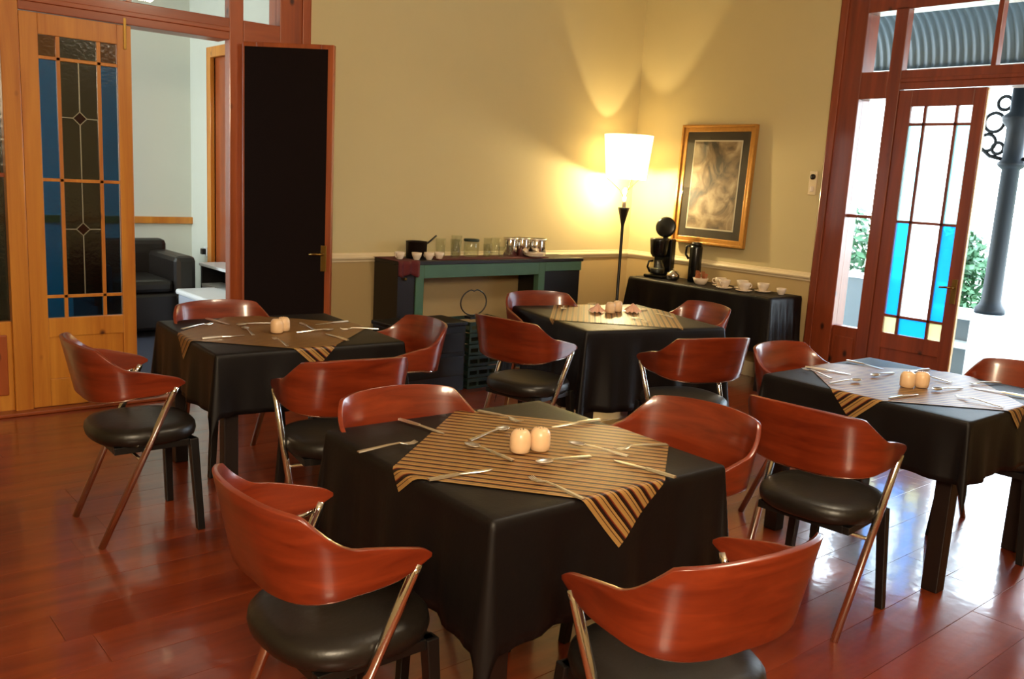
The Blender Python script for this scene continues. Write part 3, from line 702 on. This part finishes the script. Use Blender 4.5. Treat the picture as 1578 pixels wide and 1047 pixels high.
for kd, a_, lab in (
 (K, (3.93,2.31,3.975,2.15), 'knife at the far left edge '+f4), (FK, (3.80,2.13,3.86,2.29), 'fork crossing the knife at the left edge '+f4), (SPN, (3.705,2.056,3.86,2.023), 'spoon on the left corner of the stripes '+f4),
 (K, (4.30,2.30,4.28,2.14), 'knife at the far edge '+f4), (SPN, (4.22,2.035,4.04,2.04), 'spoon left behind the shakers '+f4), (K, (4.50,1.99,4.31,2.01), 'bright knife behind the shakers '+f4),
 (FK, (4.28,1.80,4.29,1.95), 'fork just right of the shakers '+f4), (SPN, (4.20,1.695,4.01,1.735), 'dark spoon in front right of the shakers '+f4), (K, (3.66,1.76,3.855,1.74), 'knife at the front left edge '+f4),
 (FK, (3.975,1.44,3.985,1.606), 'bright fork nearest the front corner '+f4), (K, (4.305,1.464,4.262,1.65), 'long bright knife toward the right edge '+f4), (FK, (4.50,1.66,4.36,1.70), 'fork near the far right '+f4)):
    lay(kd, *a_, lab, 'cutlery '+f4)
f3 = 'on the far middle table'
for kd, a_, lab in ((K, (4.62,4.0,4.45,4.04), 'knife right behind the napkins '+f3), (FK, (4.28,3.80,4.22,3.62), 'fork in front of the napkins '+f3), (K, (4.56,3.72,4.60,3.86), 'knife at the right edge of the stripes '+f3), (SPN, (4.20,4.36,4.08,4.24), 'spoon left of the napkins '+f3)):
    lay(kd, *a_, lab, 'cutlery '+f3)
for x, y, lab in ((4.235, 4.075, 'crumpled pink napkin left of the shakers on the far middle table'), (4.475, 3.985, 'crumpled pink napkin right of the shakers on the far middle table')):
    m = MB(); rs = random.Random(x); ph = [rs.random()*6 for _ in range(4)]
    def nf(i, j):
        a_ = 2*PI*i; r_ = .002+.05*j*(1+.22*math.sin(5*a_+ph[0])+.12*math.sin(9*a_+ph[1])); return (r_*math.cos(a_), r_*math.sin(a_), .002+.042*(1-j)**.8*(1+.25*math.sin(4*a_+ph[2]))+.006*math.sin(11*a_+j*6))
    m.grid(nf, 40, 8, closed_u=True); o = m.obj('napkin', M['pink'], smooth=True); o.location = (x, y, Z+.004); tag(o, lab, 'napkin', 'pink napkins')

# ------------------------------------------------------------------ sideboard group on the back wall
SX0, SX1, SY0, SY1, SZ = 3.71, 5.64, 5.68, 6.02, .945
t = thing('sideboard', 'dark green open sideboard table standing against the back wall', 'sideboard', (4.7, 5.85, 0))
def sb(name, mat, x0, x1, y0, y1, z0, z1, lab=None): return box(name, mat, x0-4.7, x1-4.7, y0-5.85, y1-5.85, z0, z1, t, bevel=.004, label=lab)
sb('top_panel', M['blackwood'], SX0, SX1+.02, SY0-.02, SY1, SZ-.03, SZ)
sb('side_cabinet', M['blackwood'], SX0, 3.87, SY0, SY1, 0, SZ-.03, 'dark left end cabinet')
sb('side_cabinet', M['black'], 5.21, SX1, SY0, SY1, 0, SZ-.11, 'dark right end cabinet')
sb('frame_post', M['green'], 3.87, 3.945, SY0-.012, SY0+.05, 0, SZ-.03, 'green upright')
sb('frame_post', M['green'], 5.135, 5.21, SY0-.012, SY0+.05, 0, SZ-.03, 'green upright')
sb('frame_rail', M['green'], 3.945, 5.135, SY0-.012, SY0+.05, SZ-.135, SZ-.03, 'green top rail')
sb('frame_rail', M['green'], 5.21, SX1+.005, SY0-.012, SY0+.05, SZ-.11, SZ-.03, 'dark green rail over the right cabinet')
sb('door_knob', M['brass'], 3.76, 3.78, SY0-.025, SY0, .80, .82)
rc = MB(); g_ = [i/20 for i in range(21)]
def redc(i, j):
    x_ = 3.685+.20*i; L = j*.47
    if L < .36: return (x_, 6.0-L, SZ+.004)
    return (x_, 5.64-.01*math.sin(i*17)-.004, SZ+.004-(L-.36)*(1+.12*math.sin(i*9)))
rc.grid(redc, 24, 24); tag(rc.obj('red_cloth', M['redcloth'], smooth=True, solid=.002), 'dark red cloth draped over the left end of the sideboard', 'cloth')
rr = box('red_runner', M['redcloth'], 4.10, 5.27, 5.70, 5.97, SZ+.001, SZ+.006, bevel=.001); tag(rr, 'flat dark red runner under the glasses on the sideboard', 'cloth')
def lathe_thing(name, lab, cat, loc, prof, mat, grp=None, n=24, extra=None):
    o = MB().lathe(prof, n).obj(name, mat, smooth=True); o.location = loc
    return tag(o, lab, cat, grp)
def cup_proto():
    t = thing('cup', '', 'cup')
    MB().lathe([(0, 0), (.022, 0), (.024, .004), (.036, .030), (.041, .056), (.0385, .056), (.033, .030), (.021, .007), (0, .006)], 24).obj('bowl', M['ceramic'], t, smooth=True)
    MB().tube([(.036, 0, .046), (.054, 0, .044), (.058, 0, .030), (.048, 0, .017), (.033, 0, .018)], .0042, 8).obj('handle', M['ceramic'], t, smooth=True)
    return t
cupp = cup_proto()
zs = SZ+.001
for i, (x, y, z_, a_, lab) in enumerate((
    (3.78, 5.77, SZ+.007, 200, 'white cup on the red cloth at the left end of the sideboard'), (3.93, 5.76, zs, 20, 'white cup before the dark pan on the sideboard'),
    (4.04, 5.75, zs, 100, 'white cup just right of the dark pan on the sideboard'), (4.15, 5.77, zs, 40, 'white cup beside the first tall glass on the sideboard'))):
    o = cupp if i == 0 else copy_tree(cupp); o.location = (x, y, z_); o.rotation_euler = (0, 0, math.radians(a_)); tag(o, lab, 'cup', 'white cups on the sideboard')
# pan
t = thing('saucepan', 'small dark saucepan with a raised handle on the sideboard', 'pan', (4.02, 5.90, zs))
MB().lathe([(0, 0), (.075, 0), (.082, .006), (.085, .13), (.089, .132), (.081, .132), (.077, .01), (0, .008)], 28).obj('body', M['blackwood'], t, smooth=True)
MB().tube([(.083, 0, .105), (.12, 0, .125), (.19, -.0, .175)], .008, 8).obj('handle', M['black'], t, smooth=True)
gl = None
for x, y, h_, r_, lab in ((4.24, 5.88, .15, .042, 'tall tumbler nearest the pan'), (4.33, 5.80, .15, .042, 'tall tumbler second right of the pan'), (4.43, 5.92, .17, .045, 'tall tumbler behind the glass jar'), (4.66, 5.80, .11, .035, 'short tumbler right of the glass jar'),
                      (4.75, 5.90, .15, .04, 'tall tumbler left of the steel canisters'), (4.80, 5.77, .09, .034, 'squat tumbler in front of the steel canisters'), (4.90, 5.79, .09, .034, 'squat tumbler left of the white plate'), (4.85, 5.92, .15, .04, 'tall tumbler touching the steel canisters')):
    lathe_thing('glass_tumbler', lab+' on the sideboard', 'glass', (x, y, SZ+.007), [(0, 0), (r_*.8, 0), (r_*.85, .003), (r_, h_), (r_*.93, h_), (r_*.78, .010), (0, .010)], M['g_cup'], 'glasses on the sideboard')
t = thing('glass_jar', 'wide glass jar with a dark rim among the tumblers on the sideboard', 'jar', (4.555, 5.88, SZ+.007))
MB().lathe([(0, 0), (.058, 0), (.063, .006), (.065, .11), (.058, .125), (.055, .125), (.06, .11), (.058, .01), (0, .009)], 28).obj('body', M['g_cup'], t, smooth=True)
MB().lathe([(0, .126), (.064, .126), (.066, .13), (.066, .142), (.062, .146), (0, .147)], 28).obj('lid', M['crate'], t, smooth=True)
for x, y, r_, lab in ((4.98, 5.88, .06, 'left steel canister of the three on the sideboard'), (5.12, 5.89, .065, 'middle steel canister of the three on the sideboard'), (5.285, 5.885, .085, 'right and widest steel canister on the sideboard')):
    t = thing('steel_canister', lab, 'canister', (x, y, SZ+.007 if x < 5.2 else zs), 0, 'steel canisters')
    MB().lathe([(0, 0), (r_*.95, 0), (r_, .005), (r_, .145), (r_*.97, .15), (r_*.94, .145), (r_*.94, .01), (0, .008)], 28).obj('body', M['chrome'], t, smooth=True)
    MB().lathe([(r_*1.0, .138), (r_*1.05, .142), (r_*1.05, .152), (r_*1.0, .155)], 28).obj('rim', M['steel'], t, smooth=True)
for k in range(3):
    lathe_thing('plate', ['white plate at the bottom of the small stack', 'white plate in the middle of the small stack', 'white plate on top of the small stack'][k]+' on the sideboard', 'plate', (5.15, 5.75, SZ+.007+k*.010), [(0, 0), (.05, 0), (.055, .004), (.092, .016), (.09, .019), (.052, .008), (0, .006)], M['ceramic'], 'plates on the sideboard')
# crates and box below
t = thing('storage_box', 'low black chest standing before the sideboard, under its opening', 'chest', (3.84, 5.42, 0))
box('body', M['black'], -.40, .22, -.16, .16, 0, .50, t, bevel=.006); box('lid', M['black'], -.41, .23, -.175, .17, .50, .53, t, bevel=.006)
for zz in (.12, .30): box('drawer_front', M['plastic'], -.38, .20, -.172, -.16, zz, zz+.15, t, bevel=.004)
for k in range(6):
    t = thing('bottle_crate', ['lowest', 'second lowest', 'third', 'fourth', 'second highest', 'topmost'][k]+' dark green crate in the stack left of the far chair', 'crate', (4.29, 5.40, k*.088), 0, 'stacked dark green crates')
    m = MB(); m.box(-.2, .2, -.14, .14, 0, .01)
    for z0, z1 in ((.0, .022), (.052, .080)): m.box(-.2, .2, -.15, -.138, z0, z1); m.box(-.2, .2, .138, .15, z0, z1); m.box(-.2, -.188, -.138, .138, z0, z1); m.box(.188, .2, -.138, .138, z0, z1)
    m.obj('shell', M['crate'], t, bevel=.002)
    for x_ in (-.19, -.1, 0, .1, .19): MB().box(x_-.009, x_+.009, -.148, -.140, .022, .052).obj('rib', M['crate'], t)
t = thing('wire_ring_handle', 'black wire ring stand standing on the crates before the sideboard opening', 'stand', (4.20, 5.36, .529))
MB().tube([(.125*math.cos(k*2*PI/28), 0, .125+.10*math.sin(k*2*PI/28)-(.012 if k == 7 else 0)) for k in range(28)], .0055, 8, closed=True).obj('ring', M['black'], t, smooth=True)
MB().box(-.055, .055, -.04, .04, 0, .02).box(-.006, .006, -.006, .006, .02, .03).obj('base', M['black'], t, bevel=.003)

# ------------------------------------------------------------------ floor lamp
t = thing('floor_lamp', 'tall black floor lamp with a glowing cream drum shade in the corner', 'lamp', LAMP)
MB().lathe([(0, 0), (.14, 0), (.14, .012), (.12, .025), (.03, .035), (.014, .05), (.014, 1.22), (.016, 1.24), (.05, 1.38), (.056, 1.40), (.0, 1.40)], 28).obj('pole', M['black'], t, smooth=True, bevel=.0)
MB().lathe([(.0, 1.40), (.018, 1.40), (.018, 1.50), (0, 1.50)], 16).obj('socket', M['ceramic'], t, smooth=True)
MB().lathe([(0, 1.50), (.012, 1.51), (.020, 1.55), (.012, 1.575), (0, 1.58)], 16).obj('bulb', M['bulb'], t, smooth=True)
MB().lathe([(.185, 1.66), (.225, 2.06)], 40).obj('lamp_shade', M['shade'], t, smooth=True, solid=.003)
m = MB()
for k in range(3): a_ = k*2*PI/3; m.tube([(.012*math.cos(a_), .012*math.sin(a_), 1.49), (.05*math.cos(a_+.2), .05*math.sin(a_+.2), 1.56), (.188*math.cos(a_), .188*math.sin(a_), 1.67)], .003, 6)
m.obj('shade_support', M['brass'], t)

# ------------------------------------------------------------------ framed print and switch on the right wall
tilt = Matrix.Translation((XW, 5.055, 1.645)) @ Matrix.Rotation(math.radians(2.0), 4, 'Y')
t = bpy.data.objects.new('framed_print', None); COL.objects.link(t); t.matrix_world = tilt; tag(t, 'gilt framed old print hanging on the wall above the coffee table', 'picture')
def pb(name, mat, y0, y1, z0, z1, d0, d1, lab=None): return box(name, mat, -d1, -d0, y0, y1, z0, z1, t, bevel=.004, label=lab)
PWd, PH, fw = .405, .535, .062
pb('backing', M['blackwood'], -PWd+.01, PWd-.01, -PH+.01, PH-.01, .022, .03)
pb('mount', M['mat_board'], -PWd+fw, PWd-fw, -PH+fw, PH-fw, .030, .034, 'dark olive mount')
pb('inner_mount', M['mat_line'], -.265, .265, -.40, .40, .034, .036, 'thin cream inner border')
pb('print', M['picture'], -.252, .252, -.387, .387, .036, .038, 'sepia print of figures in a landscape')
for nm, a1 in (('frame_side', (-PWd, -PWd+fw, -PH, PH)), ('frame_side', (PWd-fw, PWd, -PH, PH)), ('frame_rail', (-PWd+fw, PWd-fw, PH-fw, PH)), ('frame_rail', (-PWd+fw, PWd-fw, -PH, -PH+fw))):
    pb(nm, M['gold'], *a1, .022, .045)
for nm, a1 in (('frame_lip', (-PWd, -PWd+.022, -PH, PH)), ('frame_lip', (PWd-.022, PWd, -PH, PH)), ('frame_lip', (-PWd+.022, PWd-.022, PH-.022, PH)), ('frame_lip', (-PWd+.022, PWd-.022, -PH, -PH+.022))):
    pb(nm, M['gold'], *a1, .045, .062)
pb('glass', M['g_clear'], -PWd+fw, PWd-fw, -PH+fw, PH-fw, .042, .044)
t = thing('light_switch', 'small cream switch box with a round knob beside the garden door frame', 'switch', (XW, 4.08, 1.70))
box('plate', M['rail'], -.014, -.001, -.035, .035, -.09, .10, t); MB().lathe([(0, 0), (.022, 0), (.022, .012), (.014, .018), (0, .018)], 16, mat=Matrix.Translation((-.014, 0, .055)) @ Matrix.Rotation(-PI/2, 4, 'Y')).obj('knob', M['blackwood'], t, smooth=True)
box('rocker', M['ceramic'], -.02, -.014, -.015, .015, -.065, -.02, t)
t = thing('wall_outlet', 'wall socket with a black plug under the lamp on the back wall', 'socket', (6.20, YW-.004, .42))
box('plate', M['rail'], -.06, .06, -.012, -.001, -.04, .04, t); box('plug', M['black'], -.02, .025, -.05, -.012, -.025, .025, t, bevel=.006)

# ------------------------------------------------------------------ coffee table under a black cloth
ZT = .78
t = thing('serving_table', 'long serving table under a black cloth against the wall below the print', 'table', (6.38, 4.80, 0))
box('tabletop', M['blackwood'], -.215, .215, -.76, .74, ZT-.03, ZT-.004, t)
for i in (-.17, .17):
    for j in (-.70, .68): box('leg', M['blackwood'], i-.025, i+.025, j-.025, j+.025, 0, ZT-.03, t)
gx_ = [-.215-.235*(1-(k/8)**1.2) for k in range(8)] + [-.215+.43*k/8 for k in range(9)]
hx, hy0, hy1 = .22, -.77, .75
def cdr(px, py):
    dx = max(-hx-px, 0); dy = max(hy0-py, 0, py-hy1); d = math.hypot(dx, dy)
    bx_, by_ = max(-hx, px), min(max(py, hy0), hy1)
    if d < 1e-9: return (bx_, by_, ZT+.001)
    sgy = -1 if py < hy0 else 1
    corner = min(dx, dy)/d
    wv = math.sin((bx_*3+by_)*21)*.5+math.sin(by_*47)*.2
    out = .006+d*(.05+.12*corner)+d*.09*wv*(1-corner*1.4)
    return (bx_-dx/d*out, by_+sgy*dy/d*out, ZT+.001-d*.985)
nx_, ny_ = 26, 90; hang = .46
m = MB(); m.grid(lambda a_, b_: cdr(-hx-hang+(hx*2+hang)*a_, hy0-hang+(hy1-hy0+2*hang)*b_), nx_*2, ny_)
o = m.obj('tablecloth', M['cloth'], smooth=True, solid=.0015); o.location = (6.38, 4.80, 0); tag(o, 'black cloth over the long serving table below the print', 'tablecloth', 'black tablecloths')
zt = ZT+.003
t = thing('coffee_maker', 'black drip coffee maker with its round lid raised on the serving table', 'coffee maker', (6.37, 5.39, zt), math.radians(12))
box('base', M['plastic'], -.10, .14, -.10, .10, 0, .03, t, bevel=.01)
box('column', M['plastic'], .06, .14, -.09, .09, .03, .36, t, bevel=.012)
MB().lathe([(0, .19), (.055, .19), (.075, .22), (.088, .34), (.088, .36), (0, .36)], 28, (-.02, 0, 0)).obj('filter_basket', M['plastic'], t, smooth=True)
MB().lathe([(0, 0), (.085, 0), (.095, .008), (.095, .022), (.08, .03), (0, .03)], 28, mat=Matrix.Translation((.085, 0, .46)) @ Matrix.Rotation(math.radians(-80), 4, 'Y') @ Matrix.Rotation(math.radians(12), 4, 'X')).obj('lid', M['plastic'], t, smooth=True)
box('lid_hinge', M['plastic'], .075, .105, -.02, .02, .355, .40, t)
cf = MB().lathe([(0, .032), (.06, .032), (.072, .05), (.074, .09), (.06, .13), (.045, .155), (.05, .165), (.046, .165), (.041, .155), (.056, .13), (.069, .09), (.067, .05), (0, .036)], 28, (-.03, 0, 0)).obj('carafe', M['g_cup'], t, smooth=True)
MB().lathe([(0, .037), (.062, .037), (.067, .05), (.068, .085), (0, .085)], 24, (-.03, 0, 0)).obj('coffee', M['black'], cf, smooth=True)
MB().tube([(-.08, .02, .155), (-.11, .045, .15), (-.12, .05, .10), (-.10, .035, .055)], .010, 8).obj('carafe_handle', M['plastic'], cf, smooth=True)
t = thing('steel_teapot', 'small shiny steel teapot between the coffee maker and the flask', 'teapot', (6.33, 5.18, zt))
MB().lathe([(0, 0), (.04, 0), (.058, .018), (.062, .045), (.05, .07), (.03, .08), (.028, .086), (0, .092)], 28).obj('body', M['chrome'], t, smooth=True)
MB().lathe([(0, .09), (.006, .092), (.009, .10), (0, .108)], 12).obj('lid_knob', M['chrome'], t, smooth=True)
MB().tube([(.05, .0, .055), (.085, .02, .075)], [.012, .007], 8).obj('spout', M['chrome'], t, smooth=True)
t = thing('vacuum_flask', 'tall black vacuum flask with side handle beside the steel teapot', 'flask', (6.46, 5.045, zt))
MB().lathe([(0, 0), (.052, 0), (.056, .01), (.056, .30), (.052, .32), (.04, .325), (0, .325)], 28).obj('body', M['plastic'], t, smooth=True)
MB().lathe([(0, .322), (.045, .322), (.047, .345), (.03, .355), (0, .355)], 24).obj('cap', M['black'], t, smooth=True)
MB().tube([(-.03, .045, .32), (-.045, .075, .31), (-.045, .078, .24), (-.035, .05, .20)], .011, 8).obj('handle', M['plastic'], t, smooth=True)
t = thing('sachet_bowl', 'white bowl of brown sachets on the serving table beside the flask', 'bowl', (6.32, 4.86, zt))
MB().lathe([(0, 0), (.04, 0), (.055, .02), (.07, .06), (.066, .06), (.05, .022), (0, .008)], 28).obj('bowl', M['ceramic'], t, smooth=True)
for k in range(7):
    a_ = k*.9; q = MB().box(-.018, .018, -.002, .002, -.03, .035).obj('sachet', M['packet'], t); q.location = (.035*math.cos(a_), .035*math.sin(a_), .065+.01*(k % 3)); q.rotation_euler = (.3*math.sin(a_*2), .4*math.cos(a_), a_)
sauc = None
cups = [(6.39, 4.70, 'nearest the sachet bowl'), (6.29, 4.585, 'second from the sachet bowl, at the front'), (6.43, 4.50, 'third from the sachet bowl, at the back'), (6.30, 4.39, 'in the front row right of centre'), (6.44, 4.30, 'last but one at the right end')]
for i, (x, y, q) in enumerate(cups):
    o = lathe_thing('saucer', 'white saucer '+q+' on the serving table', 'saucer', (x, y, zt), [(0, 0), (.035, 0), (.04, .003), (.07, .013), (.068, .016), (.038, .007), (0, .006)], M['ceramic'], 'saucers on the serving table')
    c = copy_tree(cupp); c.location = (x, y, zt+.0075); c.scale = (1.25, 1.25, 1.25); c.rotation_euler = (0, 0, 2+i*1.3); tag(c, 'white cup '+q+' on the serving table', 'cup', 'white cups on the serving table')
c = copy_tree(cupp); c.location = (6.45, 4.13, zt+.0005); c.rotation_euler = (0, 0, .6); tag(c, 'small white cup without saucer at the right end of the serving table', 'cup', 'white cups on the serving table')
